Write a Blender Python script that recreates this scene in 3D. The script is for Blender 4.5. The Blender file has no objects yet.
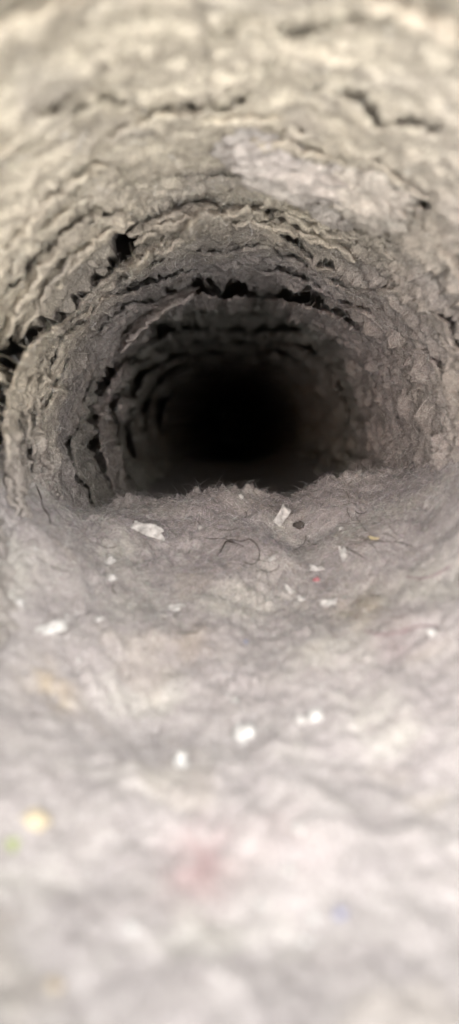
import bpy, math, random
import numpy as np

# ------------------------------------------------------------------ camera, light, exposure
scene = bpy.context.scene
H = 0.060                       # height of the duct axis above the duct's underside
F = 887.0                       # focal length in picture pixels
AX, AV = 235.0, 420.0           # where the duct axis meets the picture

cam_d = bpy.data.cameras.new('camera')
cam = bpy.data.objects.new('camera', cam_d)
scene.collection.objects.link(cam)
cam.location = (0, 0, H)
cam.rotation_euler = (math.radians(90), 0, 0)
cam_d.sensor_fit = 'VERTICAL'
cam_d.sensor_height = 36.0
cam_d.lens = 36.0 * F / 1024.0
cam_d.shift_x = (229.5 - AX) / 1024.0
cam_d.shift_y = -(512.0 - AV) / 1024.0
cam_d.clip_start = 0.002
cam_d.clip_end = 50
cam_d.dof.use_dof = True
cam_d.dof.focus_distance = 0.222
cam_d.dof.aperture_fstop = 9.6
scene.camera = cam

SUN_EL, SUN_AZ = 0.5, 6.0
world = bpy.data.worlds.new('World'); scene.world = world
world.use_nodes = True
nt = world.node_tree
sky = nt.nodes.new('ShaderNodeTexSky')
sky.sky_type = 'NISHITA'; sky.sun_disc = False
sky.sun_elevation = math.radians(SUN_EL)
sky.sun_rotation = math.radians(180 + SUN_AZ)
nt.links.new(sky.outputs[0], nt.nodes['Background'].inputs[0])
nt.nodes['Background'].inputs[1].default_value = 0.08
sun_d = bpy.data.lights.new('sun', 'SUN')
sun_d.energy = 4.0
sun_d.angle = math.radians(100)
sun_d.color = (1.0, 0.98, 0.95)
sun = bpy.data.objects.new('sun', sun_d)
scene.collection.objects.link(sun)
sun.rotation_euler = (math.radians(90 - SUN_EL), 0, math.radians(-SUN_AZ))

scene.view_settings.view_transform = 'Standard'
scene.view_settings.look = 'None'
scene.view_settings.gamma = 1.0
scene.view_settings.use_curve_mapping = False
scene.view_settings.exposure = 2.52
scene.cycles.max_bounces = 10
scene.cycles.diffuse_bounces = 8

# ------------------------------------------------------------------ numpy noise
rng = np.random.default_rng(7)
PERM = rng.permutation(256); PERM = np.concatenate([PERM, PERM, PERM])
G = rng.normal(size=(256, 3)); G /= np.linalg.norm(G, axis=1)[:, None]

def perlin(x, y, z):
    xi = np.floor(x).astype(int); yi = np.floor(y).astype(int); zi = np.floor(z).astype(int)
    xf = x - xi; yf = y - yi; zf = z - zi
    u = xf*xf*xf*(xf*(xf*6-15)+10); v = yf*yf*yf*(yf*(yf*6-15)+10); w = zf*zf*zf*(zf*(zf*6-15)+10)
    def g(dx, dy, dz):
        h = PERM[PERM[PERM[(xi+dx) & 255] + ((yi+dy) & 255)] + ((zi+dz) & 255)]
        q = G[h]
        return q[..., 0]*(xf-dx) + q[..., 1]*(yf-dy) + q[..., 2]*(zf-dz)
    a = g(0,0,0)*(1-u)+g(1,0,0)*u; b = g(0,1,0)*(1-u)+g(1,1,0)*u
    c = g(0,0,1)*(1-u)+g(1,0,1)*u; d = g(0,1,1)*(1-u)+g(1,1,1)*u
    return ((a*(1-v)+b*v)*(1-w) + (c*(1-v)+d*v)*w) * 1.5

def fbm(P, size, octv=4, off=0.0, gain=0.5, billow=False):
    """P (...,3) in metres, size of the largest feature in metres"""
    s = np.zeros(P.shape[:-1]); a = 1.0; f = 1.0/size; t = 0
    for k in range(octv):
        n = perlin(P[..., 0]*f+off+k*17.3, P[..., 1]*f+off*1.7+k*5.1, P[..., 2]*f-off+k*9.7)
        if billow: n = np.abs(n)*2-0.6
        s += a*n; t += a; a *= gain; f *= 2.03
    return s/t*1.6

def sstep(a, b, x):
    t = np.clip((x-a)/(b-a), 0, 1); return t*t*(3-2*t)

# ------------------------------------------------------------------ materials
def lint_material(name, rough=0.95, bump=0.5, grain=2600.0, use_tint=True, base=(0.4,0.38,0.37), con=1.0, midb=2.5):
    m = bpy.data.materials.new(name); m.use_nodes = True
    n = m.node_tree.nodes; l = m.node_tree.links
    b = n['Principled BSDF']
    b.inputs['Roughness'].default_value = rough
    b.inputs['Specular IOR Level'].default_value = 0.08
    b.inputs['Sheen Weight'].default_value = 0.10
    b.inputs['Sheen Roughness'].default_value = 0.6
    tc = n.new('ShaderNodeTexCoord')
    if use_tint:
        a = n.new('ShaderNodeAttribute'); a.attribute_name = 'tint'; col = a.outputs['Color']
    else:
        a = n.new('ShaderNodeRGB'); a.outputs[0].default_value = (*base, 1); col = a.outputs[0]
    def noise(scale, det, dist=0.0):
        t = n.new('ShaderNodeTexNoise'); t.inputs['Scale'].default_value = scale
        t.inputs['Detail'].default_value = det; t.inputs['Roughness'].default_value = 0.65
        t.inputs['Distortion'].default_value = dist
        l.new(tc.outputs['Object'], t.inputs['Vector']); return t
    fine = noise(grain, 3.0, 0.4); mid = noise(grain*0.22, 6.0, 1.6); big = noise(140.0, 3.0, 0.5)
    # fibres: stretched wave of noise
    def ramp(src, c0, c1, p0, p1):
        r = n.new('ShaderNodeValToRGB'); r.color_ramp.elements[0].position = p0; r.color_ramp.elements[1].position = p1
        r.color_ramp.elements[0].color = (*c0, 1); r.color_ramp.elements[1].color = (*c1, 1)
        l.new(src, r.inputs[0]); return r.outputs[0]
    def mult(A, B, fac=1.0):
        x = n.new('ShaderNodeMix'); x.data_type = 'RGBA'; x.blend_type = 'MULTIPLY'
        x.inputs[0].default_value = fac
        l.new(A, x.inputs[6]); l.new(B, x.inputs[7]); return x.outputs[2]
    c = mult(col, ramp(fine.outputs[0], (0.60,0.59,0.58), (1.25,1.25,1.25), 0.30, 0.70))
    c = mult(c, ramp(mid.outputs[0], (1-0.28*con,1-0.30*con,1-0.31*con), (1+0.16*con,)*3, 0.30, 0.68))
    c = mult(c, ramp(big.outputs[0], (0.86,0.84,0.84), (1.10,1.09,1.07), 0.32, 0.68))
    l.new(c, b.inputs['Base Color'])
    ad = n.new('ShaderNodeMath'); ad.operation = 'MULTIPLY_ADD'
    l.new(mid.outputs[0], ad.inputs[0]); ad.inputs[1].default_value = midb; l.new(fine.outputs[0], ad.inputs[2])
    bp = n.new('ShaderNodeBump'); bp.inputs['Strength'].default_value = bump
    bp.inputs['Distance'].default_value = 0.0006
    l.new(ad.outputs[0], bp.inputs['Height']); l.new(bp.outputs[0], b.inputs['Normal'])
    return m

def plain(name, col, rough=0.8, var=0.25, scale=1500.0, metallic=0.0, bump=0.2, alpha=None):
    m = bpy.data.materials.new(name); m.use_nodes = True
    n = m.node_tree.nodes; l = m.node_tree.links; b = n['Principled BSDF']
    b.inputs['Roughness'].default_value = rough; b.inputs['Metallic'].default_value = metallic
    tc = n.new('ShaderNodeTexCoord'); t = n.new('ShaderNodeTexNoise')
    t.inputs['Scale'].default_value = scale; t.inputs['Detail'].default_value = 4
    l.new(tc.outputs['Object'], t.inputs['Vector'])
    r = n.new('ShaderNodeValToRGB')
    r.color_ramp.elements[0].position = 0.3; r.color_ramp.elements[1].position = 0.7
    r.color_ramp.elements[0].color = (*[c*(1-var) for c in col], 1)
    r.color_ramp.elements[1].color = (*[min(1, c*(1+var)) for c in col], 1)
    l.new(t.outputs[0], r.inputs[0]); l.new(r.outputs[0], b.inputs['Base Color'])
    bp = n.new('ShaderNodeBump'); bp.inputs['Strength'].default_value = bump; bp.inputs['Distance'].default_value = 0.0003
    l.new(t.outputs[0], bp.inputs['Height']); l.new(bp.outputs[0], b.inputs['Normal'])
    return m

def fibre_material(name):
    m = bpy.data.materials.new(name); m.use_nodes = True
    n = m.node_tree.nodes; l = m.node_tree.links; b = n['Principled BSDF']
    b.inputs['Roughness'].default_value = 0.7; b.inputs['Specular IOR Level'].default_value = 0.2
    a = n.new('ShaderNodeAttribute'); a.attribute_name = 'tint'
    tc = n.new('ShaderNodeTexCoord'); t = n.new('ShaderNodeTexNoise'); t.inputs['Scale'].default_value = 900
    l.new(tc.outputs['Object'], t.inputs['Vector'])
    x = n.new('ShaderNodeMix'); x.data_type = 'RGBA'; x.blend_type = 'OVERLAY'; x.inputs[0].default_value = 0.3
    l.new(a.outputs['Color'], x.inputs[6]); l.new(t.outputs['Color'], x.inputs[7])
    l.new(x.outputs[2], b.inputs['Base Color'])
    return m

M_LINT = lint_material('lint_felt', bump=0.8)
M_BED = lint_material('lint_fluff', bump=0.28, grain=2400.0, con=0.4, midb=0.8)
M_FIB = fibre_material('lint_fibre')
M_METAL = plain('duct_metal', (0.42, 0.42, 0.41), 0.45, 0.12, 300, 0.9, 0.05)
M_WHITE = plain('white_paper', (0.42, 0.42, 0.415), 0.85, 0.35, 900, 0, 0.5)
M_DULL = plain('dull_white_crumb', (0.37, 0.365, 0.36), 0.9, 0.12, 900, 0, 0.5)
M_DARK = plain('dark_crumb', (0.06, 0.055, 0.05), 0.9)
M_HAIR = plain('dark_hair', (0.045, 0.035, 0.03), 0.5)
M_STRAW = plain('straw', (0.44, 0.38, 0.22), 0.6)
M_YELLOW = plain('yellow_crumb', (0.46, 0.40, 0.29), 0.8)
M_GREEN = plain('green_leaf', (0.25, 0.29, 0.14), 0.6)
M_RED = plain('red_fluff', (0.36, 0.14, 0.16), 0.9)
M_BLUE = plain('blue_fluff', (0.20, 0.21, 0.30), 0.9)
M_PINK = lint_material('pink_lint', use_tint=False, base=(0.40, 0.28, 0.28))
M_TAN = lint_material('tan_lint', use_tint=False, base=(0.43, 0.37, 0.28))
M_PURPLE = plain('purple_thread', (0.24, 0.17, 0.19), 0.9)

# ------------------------------------------------------------------ object helpers
def link(name, me, mat, parent=None):
    o = bpy.data.objects.new(name, me); scene.collection.objects.link(o)
    if mat: me.materials.append(mat)
    if parent: o.parent = parent
    return o

def tag(o, label, cat, group=None, kind=None):
    o['label'] = label; o['category'] = cat
    if group: o['group'] = group
    if kind: o['kind'] = kind
    return o

def grid_mesh(name, P, tint=None, smooth=True, cyclic=False):
    """P: (rows, cols, 3)"""
    R, Cn = P.shape[:2]
    idx = np.arange(R*Cn).reshape(R, Cn)
    if cyclic: idx = np.concatenate([idx, idx[:, :1]], 1)
    q = np.stack([idx[:-1, :-1], idx[:-1, 1:], idx[1:, 1:], idx[1:, :-1]], -1).reshape(-1, 4)
    return raw_mesh(name, P.reshape(-1, 3), q, None if tint is None else tint.reshape(-1, 3), smooth)

def raw_mesh(name, V, faces, tint=None, smooth=True):
    me = bpy.data.meshes.new(name)
    nf, k = faces.shape
    me.vertices.add(len(V)); me.vertices.foreach_set('co', np.ascontiguousarray(V, dtype=np.float32).ravel())
    me.loops.add(nf*k); me.loops.foreach_set('vertex_index', np.ascontiguousarray(faces, dtype=np.int32).ravel())
    me.polygons.add(nf); me.polygons.foreach_set('loop_start', np.arange(nf, dtype=np.int32)*k)
    me.polygons.foreach_set('use_smooth', np.full(nf, smooth))
    if tint is not None:
        a = me.attributes.new('tint', 'FLOAT_COLOR', 'POINT')
        c = np.ones((len(V), 4), dtype=np.float32); c[:, :3] = np.clip(tint, 0, 1)
        a.data.foreach_set('color', c.ravel())
    me.update(calc_edges=True); me.validate()
    return me

def mixc(a, b, t):
    return np.asarray(a)*(1-t[..., None]) + np.asarray(b)*t[..., None]

# lint's own colours; DEEP has the shade of the duct's depth painted in
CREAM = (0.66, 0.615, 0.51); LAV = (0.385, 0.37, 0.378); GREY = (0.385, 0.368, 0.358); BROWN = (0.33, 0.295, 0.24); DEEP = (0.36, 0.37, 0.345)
PALE = (0.475, 0.47, 0.455)

def wall_colour(P, d):
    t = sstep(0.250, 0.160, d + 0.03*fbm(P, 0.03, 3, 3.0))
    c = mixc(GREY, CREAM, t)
    c = mixc(c, np.broadcast_to(DEEP, c.shape), sstep(0.265, 0.34, d)[...])  # shade of the depth mixed into the colour by distance
    n = sstep(0.1, 0.6, fbm(P, 0.018, 4, 11.0))
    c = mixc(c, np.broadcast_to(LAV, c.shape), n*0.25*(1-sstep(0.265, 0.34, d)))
    n = sstep(0.1, 0.7, fbm(P, 0.012, 4, 21.0))
    c = mixc(c, np.broadcast_to(BROWN, c.shape), n*0.35)
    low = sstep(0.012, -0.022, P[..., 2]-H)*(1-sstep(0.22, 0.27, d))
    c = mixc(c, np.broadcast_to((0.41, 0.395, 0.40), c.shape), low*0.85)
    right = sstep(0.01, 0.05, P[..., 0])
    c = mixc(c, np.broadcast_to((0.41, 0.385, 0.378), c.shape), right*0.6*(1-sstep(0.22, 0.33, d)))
    return c

# ------------------------------------------------------------------ the duct and its lint layers
duct = bpy.data.objects.new('vent_duct', None); scene.collection.objects.link(duct)
duct.empty_display_size = 0.02
tag(duct, 'round vent duct lined with torn grey and cream lint layers fading into darkness', 'duct')

R_SHELL = 0.0640
def axis_x(d):   # a straight run
    return d*0.0

# thin corrugated metal shell, closed far in
def shell():
    prof = []
    ys = np.linspace(0.046, 2.60, 420)
    rr = R_SHELL + 0.0009*np.sin(ys/0.024*2*math.pi)
    th = np.linspace(0, 2*math.pi, 96, endpoint=False)
    rows = []
    for y, r in zip(ys, rr): rows.append((y, r))
    rows += [(2.601, r) for r in (0.045, 0.02, 0.0005)]
    outer = [(y, r+0.0012) for y, r in zip(ys, rr)][::-1]
    allr = outer + [(0.0455, R_SHELL+0.0006)] + rows
    P = np.zeros((len(allr), 96, 3))
    for i, (y, r) in enumerate(allr):
        P[i, :, 0] = r*np.cos(th) + axis_x(np.array(y)); P[i, :, 1] = y; P[i, :, 2] = H + r*np.sin(th)
    return grid_mesh('duct_wall', P, cyclic=True)
link('duct_wall', shell(), M_METAL, duct)
# matte dark cap, added so the unseen far end stays black
pa, pr_ = np.meshgrid(np.linspace(0, 2*math.pi, 48, endpoint=False), np.linspace(0.0006, 0.0625, 14))
PP = np.stack([pr_*np.cos(pa), 2.5 + 0*pa, H + pr_*np.sin(pa)], -1)
PP[..., 1] += fbm(PP, 0.03, 3, 5.0)*0.01
link('dark_end_cap', grid_mesh('dark_end_cap', PP, np.broadcast_to((0.22, 0.22, 0.21), PP.shape), cyclic=True), M_LINT, duct)

PHI = [-40, 0, 30, 45, 60, 75, 90, 105, 120, 135, 150, 165, 180, 200, 220]
# every layer is a sheet whose torn near edge stands off the sheet outside it: picture radius of that edge at
# those angles, gap behind it (mm) on the left / at the top / on the right, roughness of the edge
EDGES = [
    ([455, 450, 440, 430, 425, 430, 420, 410, 400, 405, 420, 430, 440, 450, 450], (0.7, 0.6, 0.5), 2.8),
    ([370, 365, 360, 355, 340, 330, 318, 300, 305, 325, 345, 355, 360, 370, 370], (0.7, 0.9, 0.5), 2.8),
    ([320, 310, 300, 290, 262, 262, 262, 262, 265, 275, 290, 300, 310, 310, 310], (1.2, 1.2, 0.6), 2.4),
    ([285, 275, 250, 225, 218, 226, 232, 236, 236, 244, 252, 260, 262, 268, 272], (1.5, 1.8, 1.0), 2.0),
    ([255, 235, 214, 190, 176, 184, 198, 203, 178, 186, 200, 212, 222, 230, 236], (7.0, 1.6, 0.6), 1.2),
    ([232, 216, 190, 172, 163, 168, 172, 176, 164, 180, 193, 202, 208, 214, 220], (2.0, 0.7, 0.3), 1.1),
    ([215, 196, 174, 158, 147, 146, 148, 152, 148, 168, 181, 190, 196, 202, 208], (2.2, 0.7, 0.3), 1.1),
    ([195, 174, 154, 142, 130, 124, 122, 126, 126, 148, 165, 177, 184, 190, 196], (2.6, 4.2, 0.8), 1.0),
    ([170, 150, 134, 124, 114, 106, 102, 106, 112, 128, 140, 148, 152, 158, 164], (1.2, 0.8, 0.3), 0.9),
    ([146, 130, 116, 108, 98, 88, 84, 88, 98, 112, 123, 128, 130, 134, 140], (4.5, 2.6, 0.8), 0.8),
    ([126, 112, 102, 95, 85, 75, 71, 75, 84, 97, 107, 112, 114, 118, 122], (4.0, 3.4, 2.2), 1.0),
    ([108, 96, 88, 81, 72, 63, 59, 63, 71, 83, 93, 97, 99, 102, 106], (4.0, 3.4, 2.6), 1.0),
    ([90, 80, 73, 67, 60, 52, 48, 52, 59, 70, 79, 83, 85, 87, 90], (4.2, 3.4, 2.6), 1.0),
    ([72, 64, 58, 53, 48, 42, 39, 42, 48, 57, 64, 68, 70, 72, 74], (4.2, 3.4, 2.6), 1.0),
]
NT = 690
phi = np.linspace(-40, 224, NT)
rad = np.radians(phi)
CS, SN = np.cos(rad), np.sin(rad)
R_OUT = 0.0525
def base_r(d):             # the lining thickens into a neck, then opens again
    return np.interp(d, [0.0, 0.165, 0.265, 0.285, 0.325, 3.0], [0.0500, 0.0500, 0.0430, 0.0430, 0.0465, 0.0465])
R_B = 0.0500
def smooth_interp(x, xp, fp):
    y = np.interp(x, xp, fp)
    k = np.ones(41)/41
    yp = np.concatenate([np.full(20, y[0]), y, np.full(20, y[-1])])
    return np.convolve(yp, k, 'valid')

def right_soft(ph):        # the right-hand wall is matted, its layers hardly stand off
    return (1 - 0.70*sstep(75, 30, ph))*(1 - 0.85*sstep(192, 212, ph))

def micro(P, d, seed):
    """inward displacement (metres) of the matted surface: soft lumps and small overlapping flakes"""
    q = P.copy(); q[..., 1] *= 1.7
    lump = fbm(q, 0.017, 4, seed, 0.5)*0.0015 + fbm(q, 0.0065, 4, seed+4, 0.55, billow=True)*0.0009
    ph = -P[..., 1]/0.0090 + 2.2*fbm(q, 0.034, 4, seed+8, 0.55)
    saw = ph - np.floor(ph)
    amp = sstep(0.0, 0.5, fbm(q, 0.016, 3, seed+13))
    flake = amp*(saw**1.4)*0.0024*np.where(saw > 0.90, (1-saw)/0.10, 1.0)
    fine = fbm(P, 0.0022, 3, seed+30, 0.6)*0.00035
    return lump, flake, fine

sheets = [(np.full(NT, 0.0500), np.full(NT, R_B-0.001), np.full(NT, 0.0015))]
for k, (rho, gaps, rough) in enumerate(EDGES):
    rp = smooth_interp(phi, PHI, rho)
    gap = np.interp(phi, [20, 60, 90, 110, 145, 178, 212], [gaps[2], gaps[1], gaps[1], max(gaps[0], gaps[1]), gaps[0], gaps[0]*(0.30 if 1 < k < 4 else 0.55 if k == 4 else 0.9), 0.0])*0.001
    E = np.stack([0.05*CS, 0.05*k+0*CS, 0.05*SN], -1)
    gap = gap*np.clip((0.85 if k > 3 else 0.45) + (1.5 if k > 3 else 2.0)*fbm(E, 0.024, 3, 140+k*5.3), -0.35, 1.6)
    gap = gap*(0.6+0.8*sstep(-0.35, 0.35, fbm(E, 0.009, 3, 150+k*2.3))) - 0.0026*sstep(66, 28, phi)*(0.7+0.8*fbm(E, 0.016, 3, 190+k))
    th = (0.0013 if k > 3 else 0.0007)*(1+0.5*fbm(E, 0.008, 3, 170+k))
    rn = R_B - gap - th; d = F*rn/rp
    for _ in range(25):
        rn = 0.5*rn + 0.5*(base_r(d) - gap - th); d = F*rn/rp
    amp = rough*np.clip(d/0.22, 0.5, 1.8)
    j = fbm(E, 0.034, 3, 40+k*3.1)*0.0140 + fbm(E, 0.0095, 3, 60+k*2.7)*0.0070 + fbm(E, 0.0030, 3, 80+k*1.9)*0.0020
    sheets.append((d + j*amp, rn, th))

WALL_SAMPLES = []
for k, (d0, rn, th) in enumerate(sheets):
    last = k == len(sheets)-1
    nxt = np.full(NT, 2.55) if last else np.maximum(sheets[k+1][0], d0+0.004)
    tail = 0.0 if last else 0.024
    nd = 120 if last else int(np.clip(float(np.mean(nxt-d0))/0.00055, 34, 95))
    t = np.linspace(0, 1, nd)[:, None]**(2.0 if last else 1.0)
    d = d0 + (nxt-d0)*t
    r = rn + (base_r(d) - rn)*sstep(0, 1, t*0.9)
    P = np.stack([r*CS, d, r*SN], -1)
    lump, flake, fine = micro(P, d, 100+k*7.7)
    calm = (0.35 + 0.65*sstep(0.0, 0.25, t))
    rs = 0.45 + 0.55*right_soft(phi)
    r = r - (lump*calm + flake*rs*(0.35 if k < 3 else 1.0)*sstep(0.05, 0.3, t))*(1.25 if k < 3 else 1.3 if k < 5 else 1.0 if k < 9 else 1.1)*(1+0.7*sstep(70, 30, phi)) - fine
    # tail that runs on behind the next sheet
    rows_r, rows_d = [], []
    # underside of the sheet, from deep in the gap to its torn edge
    for (fr, bk) in ((2.4, 0.020), (1.6, 0.012), (1.25, 0.006), (1.05, 0.0025), (0.92, 0.0008), (0.62, -0.0001), (0.30, -0.0003)):
        w = fbm(np.stack([0.05*CS, 0*CS+bk*3+k, 0.05*SN], -1), 0.003, 3, 260+k*1.3)
        rows_r.append((r[0] + th*fr + w*0.00025)[None]); rows_d.append((d0 + bk + w*0.0006 + 0.0003)[None])
    rows_r.append(r); rows_d.append(d + 0.0003*(t == 0))
    if not last:
        for f in (0.25, 0.6, 1.0):
            rows_r.append((r[-1] + 0.0035*f)[None]); rows_d.append((d[-1] + tail*f)[None])
    r = np.concatenate(rows_r); d = np.concatenate(rows_d)
    r = np.minimum(r, R_SHELL-0.0022)
    P = np.stack([r*CS + axis_x(d), d, H + r*SN], -1)
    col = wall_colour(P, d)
    if k == 9:      # the bare dusty band on the left, hardly any lint on it
        m = sstep(150, 172, phi)*np.ones_like(d)
        col = mixc(col, np.broadcast_to((0.27, 0.268, 0.25), col.shape), m*0.8)
    o = link('lint_layer', grid_mesh('lint_layer', P, col), M_LINT, duct)
    if k < 13: WALL_SAMPLES.append((P, col))

# ------------------------------------------------------------------ torn flakes standing off the lining
DB = np.linspace(0.05, 0.40, 351)
RMAP = np.full((len(DB), NT), np.nan)
for (P, c) in WALL_SAMPLES:
    Pm = P[7:]
    rr = np.hypot(Pm[..., 0], Pm[..., 2]-H)
    for j in range(NT):
        v = np.interp(DB, Pm[:, j, 1], rr[:, j], left=np.nan, right=np.nan)
        RMAP[:, j] = np.fmin(RMAP[:, j], v)
RMAP = np.where(np.isnan(RMAP), R_OUT-0.004, RMAP)
def wall_r(ph, d):
    i = np.clip(np.round((d-0.05)/0.001).astype(int), 0, len(DB)-1)
    j = np.clip(np.round((ph-phi[0])/(phi[-1]-phi[0])*(NT-1)).astype(int), 0, NT-1)
    return RMAP[i, j]

def lint_flake(ph0, d0, wid, length, lift, seed, tintmul=1.0):
    na, nr = 84, 10
    an = np.linspace(0, 2*math.pi, na, endpoint=False)
    A = np.stack([np.cos(an)*1.3, np.sin(an)*1.3, np.full(na, seed*1.7)], -1)
    out = 1 + 0.62*fbm(A, 1.1, 5, seed*0.37, 0.68)
    tr = np.linspace(0.04, 1, nr)[:, None]
    a = np.cos(an)*out*tr; b = np.sin(an)*out*tr           # b>0 is deeper into the duct
    d = d0 + b*length*0.5
    ph = ph0 + np.degrees(a*wid*0.5/0.048)
    r0 = float(np.mean(wall_r(ph, d)))
    rise = sstep(0.9, -1.0, b)*lift
    Q = np.stack([a*wid, d, b*length], -1)
    r = r0 + 0.0012 - rise - fbm(Q, 0.006, 4, seed*0.9, 0.6)*0.0019 - fbm(Q, 0.0018, 2, seed*0.5)*0.0003 + 0.0006*(np.abs(a)**2)
    th = 0.00025 + 0.0011*(1-tr)**0.6
    pr = np.radians(ph)
    def pt(rv): return np.stack([rv*np.cos(pr), d, H + rv*np.sin(pr)], -1)
    T = pt(r); B = pt(r + th*2)
    P = np.concatenate([T, B[::-1]])                        # top from the middle outwards, then underside back in
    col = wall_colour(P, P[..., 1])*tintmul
    return grid_mesh('lint_flake', P, col, cyclic=True)

fr = np.random.default_rng(12)
FLAKES = []
for i in range(74):
    ph0 = fr.uniform(28, 206) if fr.random() < 0.8 else fr.uniform(60, 160)
    d0 = fr.uniform(0.095, 0.212)
    if (ph0 < 60 and fr.random() < 0.5) or (d0 < 0.15 and fr.random() < 0.5): continue
    FLAKES.append((ph0, d0, fr.uniform(0.010, 0.026), fr.uniform(0.009, 0.020), fr.uniform(0.0015, 0.0045), i+1.0, fr.uniform(0.9, 1.05)))
FLAKES = FLAKES[:56]
# the pale hairy-edged sheet that hangs out over the dark at the upper left
FLAKES.append((128, 0.268, 0.034, 0.034, 0.006, 91.0, 1.25))
FLAKES.append((66, 0.098, 0.016, 0.014, 0.0065, 93.0, 1.0)); FLAKES.append((118, 0.097, 0.014, 0.012, 0.0050, 94.0, 1.0))
for a in FLAKES:
    o = link('lint_flake', lint_flake(*a), M_LINT, duct)

# ------------------------------------------------------------------ the bed of lint on the duct floor
D_T = np.array([0.050, 0.060, 0.075, 0.090, 0.110, 0.140, 0.170, 0.190, 0.205, 0.215, 0.226])
V_T = np.array([870, 770, 612, 510, 395, 280, 196, 146, 108, 84, 70.0])       # pixels below the axis, mid bed
D_F = np.linspace(0.045, 0.226, 400)
V_F = np.convolve(np.concatenate([np.interp(0.045-np.arange(40, 0, -1)*4.5e-4, [0.02, 0.05], [1180, 870]), np.interp(D_F, D_T, V_T), np.interp(0.226+np.arange(1, 41)*4.5e-4, [0.226, 0.25], [70, 23])]), np.hanning(81)/np.hanning(81).sum(), 'valid')
U_C = np.array([-60, 0, 30, 50, 75, 105, 150, 200, 240, 290, 330, 370, 400, 459, 520])
V_C = np.array([480, 492, 517, 529, 533, 514, 500, 492, 486, 494, 484, 486, 480, 468, 450]) - 490.0
NX, NY = 380, 520
bx = np.linspace(-0.0535, 0.0535, NX)
by = np.concatenate([np.linspace(0.0505, 0.26, NY-120), np.linspace(0.26, 0.7, 121)[1:]])

def bed_base(X, Y):
    zc = -np.interp(Y, D_F, V_F)*np.minimum(Y, 0.226)/F
    Uc = AX + X*F/0.226
    cr = np.interp(Uc, U_C, V_C)*0.226/F
    near = np.exp(-((np.minimum(Y, 0.226)-0.226)/0.022)**2)
    z = zc - cr*near
    side = np.clip(np.abs(X)/0.05, 0, 1)
    z = z + 0.026*side**3*(1-near*0.75)
    # beyond the crest the bed drops to a thin dusty floor
    floor = -0.0345 + np.where(X > 0, 0.022, 0.013)*side**2
    t = sstep(0.226, 0.243, Y)
    z = z*(1-t) + floor*t
    return z

X, Y = np.meshgrid(bx, by)
Z0 = bed_base(X, Y)
P0 = np.stack([X, Y, Z0], -1)
nearw = 1-sstep(0.235, 0.27, Y)
q = P0.copy(); q[..., 2] *= 0.3; q[..., 1] *= 0.58
n1 = fbm(q, 0.026, 4, 201)*0.0026
n2 = fbm(q, 0.011, 4, 205, 0.5)*0.0011
n3 = fbm(q, 0.0042, 4, 209, 0.6, billow=True)*0.00055
n4 = fbm(q, 0.0016, 3, 215, 0.6)*0.0004
# soft felted folds
ph = (Y*0.5 + X*0.5)/0.013 + 1.6*fbm(q, 0.024, 4, 220)
saw = ph-np.floor(ph)
fold = sstep(0.0, 0.5, fbm(q, 0.02, 3, 225))*np.sin(np.clip(saw, 0, 1)*math.pi)**0.7*0.0009
crestf = np.exp(-((Y-0.226)/0.006)**2)
Zb = Z0 + (n1*(1-0.5*crestf) + n2*(1+1.2*crestf) + n3*(0.55+2.4*crestf) + n4*0.9 + fold)*(0.35+0.65*nearw)
# crevices between matted clumps, where the fluff has pulled apart
c1 = np.exp(-(fbm(q, 0.013, 4, 231, 0.6)/0.075)**2)*sstep(-0.1, 0.35, fbm(q, 0.02, 2, 237))
c2 = np.exp(-(fbm(q, 0.006, 3, 241, 0.6)/0.07)**2)*sstep(0.0, 0.4, fbm(q, 0.014, 2, 247))
Zb -= (0.0012*c1 + 0.0008*c2)*nearw*(0.35+0.65*sstep(0.12, 0.18, Y))
# mounds and hollows seen on the bed: (x px, y px, depth, radius, height) in metres
def at_px(u, v, d): return ((u-AX)*d/F, d, (AV-v)*d/F)
for (u, d, r, h) in [(222, .221, .0030, .0012), (258, .196, .006, .0026), (300, .200, .007, -.002), (55, .172, .008, .004),
                     (20, .205, .009, .003), (238, .212, .004, -.002), (140, .16, .012, .003), (120, .2, .006, .002),
                     (250, .206, .0025, -.0018), (360, .19, .008, .002), (330, .150, .010, .002), (180, .135, .010, -.002), (280, .11, .012, .002)]:
    x0 = (u-AX)*d/F
    Zb += h*np.exp(-(((X-x0)/r)**2 + ((Y-d)/(r*1.2))**2))

def bed_z(x, y):
    i = np.clip(np.searchsorted(by, y)-1, 0, NY-2); j = np.clip(np.searchsorted(bx, x)-1, 0, NX-2)
    fy = np.clip((y-by[i])/(by[i+1]-by[i]), 0, 1); fx = np.clip((x-bx[j])/(bx[j+1]-bx[j]), 0, 1)
    return (Zb[i, j]*(1-fx)+Zb[i, j+1]*fx)*(1-fy) + (Zb[i+1, j]*(1-fx)+Zb[i+1, j+1]*fx)*fy

def on_bed(u, v):
    """point of the bed behind a picture position"""
    dx, dz = (u-AX)/F, (AV-v)/F
    ds = np.linspace(0.052, 0.30, 3000)
    h = dz*ds - bed_z(np.clip(dx*ds, bx[0], bx[-1]), ds)
    i = np.argmax(h < 0)
    d = ds[i]
    return np.array([dx*d, d, H + dz*d])

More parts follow.
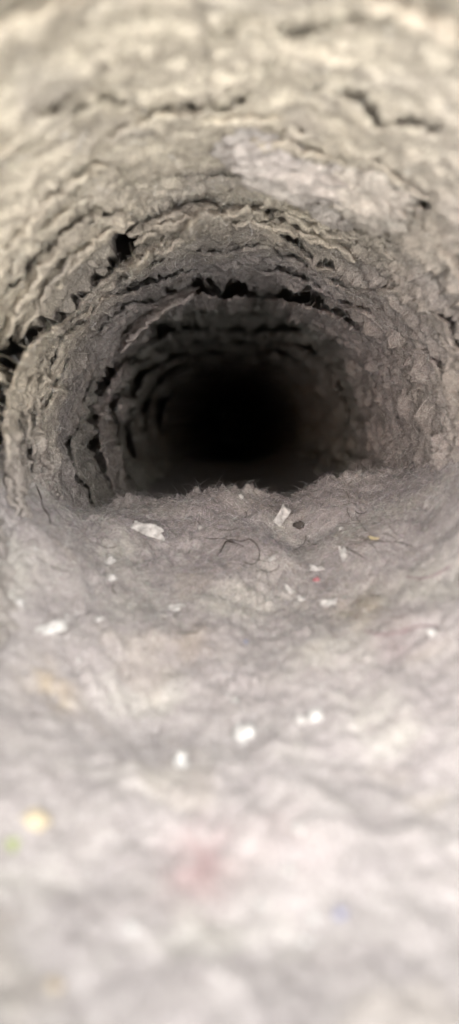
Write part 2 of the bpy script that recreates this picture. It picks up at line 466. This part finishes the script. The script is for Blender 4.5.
bc = mixc(LAV, PALE, np.clip(sstep(-0.1, 0.6, fbm(P0, 0.02, 4, 301)), 0, 1))
bc = mixc(bc, np.broadcast_to((0.27, 0.25, 0.25), bc.shape), sstep(0.1, 0.6, fbm(P0, 0.007, 4, 305))*0.25)
bc = mixc(bc, np.broadcast_to((0.42, 0.38, 0.31), bc.shape), sstep(0.25, 0.6, fbm(P0, 0.016, 3, 311))*0.2)
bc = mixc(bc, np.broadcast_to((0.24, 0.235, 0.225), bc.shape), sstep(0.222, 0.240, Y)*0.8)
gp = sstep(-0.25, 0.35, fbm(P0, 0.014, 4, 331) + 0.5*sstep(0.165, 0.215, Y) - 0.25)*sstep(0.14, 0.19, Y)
bc = mixc(bc, np.broadcast_to((0.275, 0.262, 0.270), bc.shape), gp*0.6)      # patchy grey tint, stronger towards the hole
def patch(c, u, v, r, col, amt):
    p = on_bed(u, v)
    w = np.exp(-(((X-p[0])/r)**2 + ((Y-p[1])/(r*1.6))**2))*amt
    w = w*np.clip(0.8+1.2*fbm(P0, 0.004, 3, u*0.13), 0, 1)
    return mixc(c, np.broadcast_to(col, c.shape), np.clip(w, 0, 1))
bc = patch(bc, 200, 868, .0040, (0.40, 0.28, 0.29), 0.75)
bc = patch(bc, 285, 835, .0040, (0.41, 0.34, 0.345), 0.3)
bc = patch(bc, 360, 612, .0050, (0.38, 0.33, 0.24), 0.6)
bc = patch(bc, 50, 695, .0035, (0.44, 0.37, 0.26), 0.7)
bc = patch(bc, 190, 640, .0040, (0.38, 0.33, 0.28), 0.5)
bc = patch(bc, 400, 632, .0040, (0.26, 0.20, 0.21), 0.5)
BP = np.stack([X, Y, H + Zb], -1)
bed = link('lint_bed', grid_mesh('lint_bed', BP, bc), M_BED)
tag(bed, 'thick fluffy lavender grey bed of lint covering the duct floor', 'lint')

# ------------------------------------------------------------------ lint fibres
def fibres(name, base, nrm, tint, length, rad_, parent, seed, lift=0.45, nseg=2):
    r = np.random.default_rng(seed)
    N = len(base)
    dirn = r.normal(size=(N, 3)); dirn /= np.linalg.norm(dirn, axis=1)[:, None]
    dirn -= nrm*np.sum(dirn*nrm, 1)[:, None]; dirn /= np.linalg.norm(dirn, axis=1)[:, None]+1e-9
    side = np.cross(nrm, dirn)
    L = length*np.clip(np.exp(r.normal(size=N)*0.55)*0.75, 0.25, 3.0)
    lf = lift*r.random(N)**1.5
    curl = r.normal(size=N)*1.2
    pts = []
    for s in range(nseg+1):
        t = s/nseg
        p = base - nrm*0.0002 + dirn*(L*t)[:, None] + nrm*(L*lf*np.sin(t*2.4))[:, None] + side*(L*curl*0.35*t*t)[:, None]
        p = p + side*(np.sin(t*5+curl*3)*L*0.10)[:, None]
        pts.append(p)
    pts = np.stack(pts, 1)                      # N, nseg+1, 3
    V = np.zeros((N, nseg+1, 3, 3))
    for a in range(3):
        ang = a*2*math.pi/3
        off = nrm*math.cos(ang) + side*math.sin(ang)
        for s in range(nseg+1):
            w = rad_*(1.0 if s < nseg else 0.35)
            V[:, s, a] = pts[:, s] + off*w
    idx = np.arange(N*(nseg+1)*3).reshape(N, nseg+1, 3)
    fs = []
    for a in range(3):
        b = (a+1) % 3
        fs.append(np.stack([idx[:, :-1, a], idx[:, :-1, b], idx[:, 1:, b], idx[:, 1:, a]], -1).reshape(-1, 4))
    T = np.repeat(tint[:, None], (nseg+1)*3, 1).reshape(-1, 3)
    o = link(name, raw_mesh(name, V.reshape(-1, 3), np.concatenate(fs), T), M_FIB, parent)
    o['kind'] = 'stuff'
    return o

def grid_normals(P):
    du = np.gradient(P, axis=1); dv = np.gradient(P, axis=0)
    n = np.cross(du, dv); n /= np.linalg.norm(n, axis=-1)[..., None]+1e-12
    return n

r2 = np.random.default_rng(5)
def jitter_tint(c, r):
    b = np.exp(r.normal(size=len(c))*0.45)[:, None]
    return c*b*1.08

# bed fuzz, densest where the bed is near and sharp
bn = grid_normals(BP); bn *= np.sign(bn[..., 2:3])
w = np.exp(-((Y-0.200)/0.036)**2)*(np.abs(X) < 0.05)
w = w.ravel()/w.sum()
sel = r2.choice(w.size, 56000, p=w)
fibres('lint_fuzz', BP.reshape(-1, 3)[sel] + r2.normal(size=(len(sel), 3))*[.0001, .0002, 0], bn.reshape(-1, 3)[sel],
       jitter_tint(bc.reshape(-1, 3)[sel], r2), 0.0018, 0.000024, bed, 21, lift=0.5)
# wall fuzz
wb, wn, wt = [], [], []
for (P, c) in WALL_SAMPLES:
    n = grid_normals(P)
    ctr = np.stack([-P[..., 0], np.zeros_like(P[..., 0]), H-P[..., 2]], -1)
    s = np.sign(np.sum(n*ctr, -1)); s[s == 0] = 1
    n = n*s[..., None]
    wgt = np.exp(-((P[..., 1]-0.225)/0.06)**2)
    k = int(1100*min(4, wgt.sum()/12000))+300
    e = r2.choice(wgt.size, k*2, p=wgt.ravel()/wgt.sum())
    wb.append(P.reshape(-1, 3)[e]); wn.append(n.reshape(-1, 3)[e]); wt.append(c.reshape(-1, 3)[e])
    # fringe along the torn edge
    m = 6
    e = r2.choice(P.shape[1], 700)
    wb.append(P[m, e]); nn = n[m, e]*0.5 + np.array([0, -0.8, 0]); nn /= np.linalg.norm(nn, axis=1)[:, None]
    wn.append(nn); wt.append(c[m, e])
wb, wn, wt = np.concatenate(wb), np.concatenate(wn), np.concatenate(wt)
fibres('lint_fuzz', wb, wn, jitter_tint(wt, r2), 0.0020, 0.00003, duct, 22, lift=0.35)
print('wall fibres', len(wb))

# ------------------------------------------------------------------ clumps hanging on the wall (parts of the lining)
def blob(name, size, mat, seed, lumps=0.3, feat=0.5, sub=4, parent=None, tint=None, flat=0.0):
    import bmesh
    bm = bmesh.new(); bmesh.ops.create_icosphere(bm, subdivisions=sub, radius=1.0)
    bm.verts.ensure_lookup_table()
    V = np.array([v.co[:] for v in bm.verts]); Fc = np.array([[v.index for v in f.verts] for f in bm.faces]); bm.free()
    n = fbm(V, feat*2, 4, seed, 0.55)*lumps + fbm(V, feat*0.7, 3, seed+3, 0.6, billow=True)*lumps*0.5
    V = V*(1+n)[:, None]*np.array(size)
    T = None if tint is None else np.broadcast_to(np.array(tint), V.shape)*(1+0.15*fbm(V, size[0]*0.5, 3, seed))[:, None]
    return link(name, raw_mesh(name, V, Fc, T), mat, parent)

def on_wall(u, v, r):
    d = F*r/math.hypot(u-AX, v-AV)
    return np.array([(u-AX)*d/F, d, H + (AV-v)*d/F])

for (u, v, s, sub, tint, sd) in [
        (300, 165, (.0125, .012, .0060), 5, (.63, .60, .56), 1), (365, 190, (.0105, .011, .0055), 5, (.63, .60, .54), 2),
        (265, 150, (.0095, .010, .0050), 4, (.62, .59, .56), 3), (335, 205, (.007, .008, .004), 4, (.60, .57, .53), 4)]:
    p = on_wall(u, v, 0.0487)
    o = blob('lint_clump', s, M_LINT, 400+sd*9, 0.42, 0.45, 5, duct, tint)
    a = math.atan2(AV-v, u-AX)
    o.location = p; o.rotation_euler = (0, math.radians(90)-a, 0)

# ------------------------------------------------------------------ scraps, crumbs, hairs
def scrap(name, u, v, wpx, hpx, tilt, mat, label, cat, seed, kind='flake', group=None, lift=0.1):
    """small thing resting on the bed; size given as it appears at that distance"""
    p = on_bed(u, v); d = p[1]; k = d/F
    w, h = wpx*k*0.5, hpx*k*0.5
    r = np.random.default_rng(seed)
    if kind == 'pellet':
        o = blob(name, (w, w*0.9, h), mat, seed*3.3, 0.62, 0.45, 3)
        o.location = p + np.array([0, 0, h*lift])
        o.rotation_euler = (r.normal()*0.2, math.radians(tilt), r.normal()*0.5)
    else:      # crumpled torn sheet with thickness
        nu, nv = 16, 9
        a, b = np.meshgrid(np.linspace(-1, 1, nu), np.linspace(-1, 1, nv))
        Q = np.stack([a*w, b*h, np.zeros_like(a)], -1)
        S = Q/np.array([w, w, 1.0])
        edge = 1+(0.18 if seed == 3 else 0.5)*fbm(np.stack([a*0.7, b*0.7, a*0+seed], -1), 0.6, 4, seed*1.3, 0.6)
        Q[..., :2] *= edge[..., None]
        Q[..., 2] = fbm(np.stack([a, b*h/w, a*0+seed*0.7], -1), 1.1, 3, seed*2.1)*min(w, h)*0.8
        thick = max(min(w, h)*0.10, 0.00009)
        top, bot = Q.copy(), Q.copy(); top[..., 2] += thick; bot[..., 2] -= thick
        idx = np.arange(nu*nv).reshape(nv, nu); N = nu*nv
        f = np.stack([idx[:-1, :-1], idx[:-1, 1:], idx[1:, 1:], idx[1:, :-1]], -1).reshape(-1, 4)
        f2 = f[:, ::-1] + N
        ring = np.concatenate([idx[0, :-1], idx[:-1, -1], idx[-1, :0:-1], idx[:0:-1, 0]])
        rn = np.roll(ring, -1)
        f3 = np.stack([ring, ring+N, rn+N, rn], -1)
        me = raw_mesh(name, np.concatenate([top.reshape(-1, 3), bot.reshape(-1, 3)]), np.concatenate([f, f2, f3]))
        o = link(name, me, mat)
        # lies on the bed's slope, tipped up a little towards the duct mouth
        o.rotation_mode = 'QUATERNION'
        from mathutils import Euler, Quaternion
        face = Euler((math.radians(52 if kind == 'flake' else 70), 0, r.normal()*0.15)).to_quaternion()
        o.rotation_quaternion = face @ Quaternion((0, 0, 1), math.radians(tilt))
        o.location = p + np.array([0, -h*0.25, h*0.35 + abs(math.sin(math.radians(tilt)))*w*(0.75 if kind == 'strip' else 0.3)])
    tag(o, label, cat, group)
    return o

W = M_WHITE
# folded strip: a strip part with a fold line, standing on the crest
o = scrap('paper_strip', 282, 524, 22, 10, 52, W, 'small white folded paper strip standing on the lint crest', 'paper', 3, 'strip')
scrap('paper_scrap', 148, 535, 34, 11, -14, W, 'jagged white torn paper scrap on the bed near the hole edge', 'paper', 4, 'strip')
scrap('lint_scrap', 50, 632, 32, 11, 18, W, 'soft white wisp lying alone by the left duct wall', 'scrap', 5, 'flake')
for i, (u, v, w, h, m, lab, grp) in enumerate([
    (110, 562, 11, 10, W, 'small round white crumb, one of two below the jagged paper scrap', 'paired white crumbs'),
    (111, 579, 11, 9, W, 'small round white crumb, one of two below the jagged paper scrap', 'paired white crumbs'),
    (100, 620, 10, 8, W, 'white crumb between the paired crumbs and the soft white wisp', None),
    (20, 602, 11, 7, M_DULL, 'small flat crumb hugging the duct wall behind the soft white wisp', None),
    (4, 546, 9, 12, M_DULL, 'tall pale crumb lodged where the bed meets the duct wall', None),
    (433, 634, 10, 10, W, 'white crumb at the end of the blurred purple thread', None),
    (241, 497, 6, 5, W, 'tiny white speck on top of the lint crest', None),
    (341, 529, 6, 5, W, 'tiny white crumb at the foot of the upright fine hair', None),
    (132, 930, 17, 15, M_DULL, 'large blurred pale crumb on plain lint in front of the pink patch', None),
    (78, 660, 7, 5, M_DULL, 'tiny dull crumb between the soft white wisp and the tan patch', None),
    (290, 872, 12, 10, M_DULL, 'blurred pale crumb, one of two beside the pink patch', 'paired crumbs beside the pink patch'),
    (299, 830, 11, 9, M_DULL, 'blurred pale crumb, one of two beside the pink patch', 'paired crumbs beside the pink patch'),
    (313, 920, 14, 10, M_DULL, 'blurred pale crumb, one of two near the dark blue speck', 'paired crumbs near the blue speck'),
    (306, 943, 12, 11, M_DULL, 'blurred pale crumb, one of two near the dark blue speck', 'paired crumbs near the blue speck'),
    (235, 702, 12, 8, M_DULL, 'dull crumb right behind the largest white pellet', None),
    (200, 528, 7, 5, M_DULL, 'tiny crumb between the jagged paper scrap and the looped hair', None),
    (302, 722, 13, 10, M_DULL, 'dull crumb touching the round white pellet', None),
    (60, 575, 5, 4, M_DULL, 'tiny crumb alone on the fuzzy slope below the kinked hair', None),
    (54, 986, 16, 12, M_TAN, 'blurred tan crumb in front of the green leaf fragment', None),
    (262, 905, 15, 8, M_DULL, 'wide faint crumb in front of the pink patch', None),
    (148, 518, 5, 4, M_DULL, 'tiny crumb right behind the jagged paper scrap', None)]):
    scrap('crumb', u, v, w, h, 10*i, m, lab, 'crumb', 30+i, 'pellet', grp)
scrap('pellet', 246, 737, 27, 21, -15, W, 'largest bright white pellet on the middle of the lint bed', 'pellet', 61, 'pellet')
scrap('pellet', 315, 718, 15, 17, 20, W, 'round white pellet beside a faint smaller crumb', 'pellet', 62, 'pellet')
scrap('pellet', 182, 765, 17, 22, 0, W, 'upright white pellet with dark lint behind it', 'pellet', 63, 'pellet')
for i, (u, v, w, h, t, lab, grp) in enumerate([
    (177, 609, 18, 8, 4, 'flat white oval flake alone on smooth pale lint', None),
    (318, 570, 16, 5, -12, 'flat white flake just behind the tiny red speck', None),
    (290, 592, 14, 5, -35, 'slanting white sliver, one of two lying end to end', 'white slivers end to end'),
    (301, 600, 8, 5, -30, 'slanting white sliver, one of two lying end to end', 'white slivers end to end'),
    (330, 604, 20, 7, 12, 'wide white flake in front of the tiny red speck', None),
    (343, 556, 7, 17, 15, 'upright twisted white flake in front of the upright hair', None),
    (272, 560, 7, 4, 30, 'tiny white flake beside the looped hair', None)]):
    scrap('paper_flake', u, v, w, h, t, W, lab, 'flake', 70+i, 'flake', grp)
scrap('straw_splinter', 376, 540, 13, 3, -8, M_STRAW, 'tiny yellow straw splinter beside a long dark hair', 'straw', 81, 'strip')
scrap('crumb', 36, 822, 26, 22, 25, M_YELLOW, 'yellow orange crumb on the pale lint near a green leaf bit', 'crumb', 82, 'pellet')
scrap('leaf_bit', 8, 848, 20, 12, 10, M_GREEN, 'small green leaf fragment at the lint bed edge', 'leaf', 83, 'flake')
scrap('crumb', 300, 526, 12, 8, 15, M_DARK, 'dark crumb lying just beside the folded paper strip', 'crumb', 84, 'pellet')
scrap('fluff_speck', 316, 580, 8, 5, 0, M_RED, 'tiny red speck of fluff among white flakes', 'fluff', 85, 'pellet')
scrap('fluff_speck', 246, 643, 7, 6, 0, M_BLUE, 'tiny dark blue speck of fluff on smooth lint', 'fluff', 86, 'pellet')
scrap('fluff_speck', 341, 915, 14, 12, 0, M_BLUE, 'blurred dark blue speck of fluff near pale crumbs', 'fluff', 87, 'pellet')

def strand(name, pts, radius, mat, label, cat, group=None, lift=0.0004, wall=None):
    """a hair or thread through picture positions on the bed, as a thin tube"""
    K = np.array([(on_bed(u, v) if wall is None else on_wall(u, v, wall)) + np.array([0, -0.0003, lift]) for u, v in pts])
    n = 8*(len(K)-1)+1
    t = np.linspace(0, len(K)-1, n); C = np.zeros((n, 3))
    Kp = np.vstack([2*K[0]-K[1], K, 2*K[-1]-K[-2]])
    for i, s in enumerate(t):
        k = min(int(s), len(K)-2); f = s-k
        a, b, c, d = Kp[k], Kp[k+1], Kp[k+2], Kp[k+3]
        C[i] = 0.5*((2*b)+(-a+c)*f+(2*a-5*b+4*c-d)*f*f+(-a+3*b-3*c+d)*f**3)
    T = np.gradient(C, axis=0); T /= np.linalg.norm(T, axis=1)[:, None]
    up = np.array([0, -0.6, 0.8]); S = np.cross(T, up); S /= np.linalg.norm(S, axis=1)[:, None]; U = np.cross(S, T)
    m = 6; P = np.zeros((n, m, 3))
    for a in range(m):
        an = a*2*math.pi/m
        w = radius*np.clip(np.minimum(np.arange(n), n-1-np.arange(n))/4+0.35, 0, 1)[:, None]
        P[:, a] = C + (S*math.cos(an)+U*math.sin(an))*w
    o = link(name, grid_mesh(name, P, cyclic=True), mat)
    return tag(o, label, cat, group)

strand('hair', [(221, 554), (224, 546), (231, 541), (241, 543), (250, 541), (258, 549), (259, 560), (252, 566), (243, 563)], .00010, M_HAIR,
       'dark hair curled into a loose loop on the lint bed', 'hair')
strand('hair', [(217, 558), (223, 549), (226, 543), (236, 545)], .00012, M_HAIR, 'short dark hair hooked over the end of the loose hair loop', 'hair')
strand('hair', [(36, 486), (41, 498), (43, 508), (49, 517), (51, 526)], .00014, M_HAIR, 'dark kinked hair along the dip in the bed edge', 'hair')
strand('hair', [(352, 536), (366, 541), (384, 543), (398, 544), (414, 549)], .00007, M_HAIR, 'fine dark hair beside the straw splinter', 'hair')
strand('hair', [(346, 492), (349, 502), (347, 512), (352, 522)], .00007, M_HAIR, 'fine dark hair standing up across the back of the lint crest', 'hair')
strand('thread', [(362, 632), (380, 636), (400, 634), (420, 628), (440, 629)], .00013, M_PURPLE, 'blurred purple thread next to a white crumb', 'thread')
strand('thread', [(404, 578), (422, 580), (438, 575), (452, 566)], .00013, M_PURPLE, 'dark purple thread below the right wall', 'thread')

hr = np.random.default_rng(77)
for i in range(30):
    u, v = (hr.uniform(15, 440), hr.uniform(505, 640)) if i % 2 else (hr.uniform(215, 410), hr.uniform(500, 580))
    a = hr.uniform(0, math.pi); L = hr.uniform(8, 20); pts = []
    bend = hr.normal()*0.7
    for q in range(4):
        pts.append((min(max(u, 3), 456), min(max(v, 500), 700))); u += math.cos(a)*L*0.5; v += math.sin(a)*L*0.35; a += bend*0.6
    strand('hair', pts, hr.uniform(.00004, .00008), M_HAIR, 'short fine dark hair lying loose on the grey lint bed', 'hair', 'stray hairs on the lint bed')
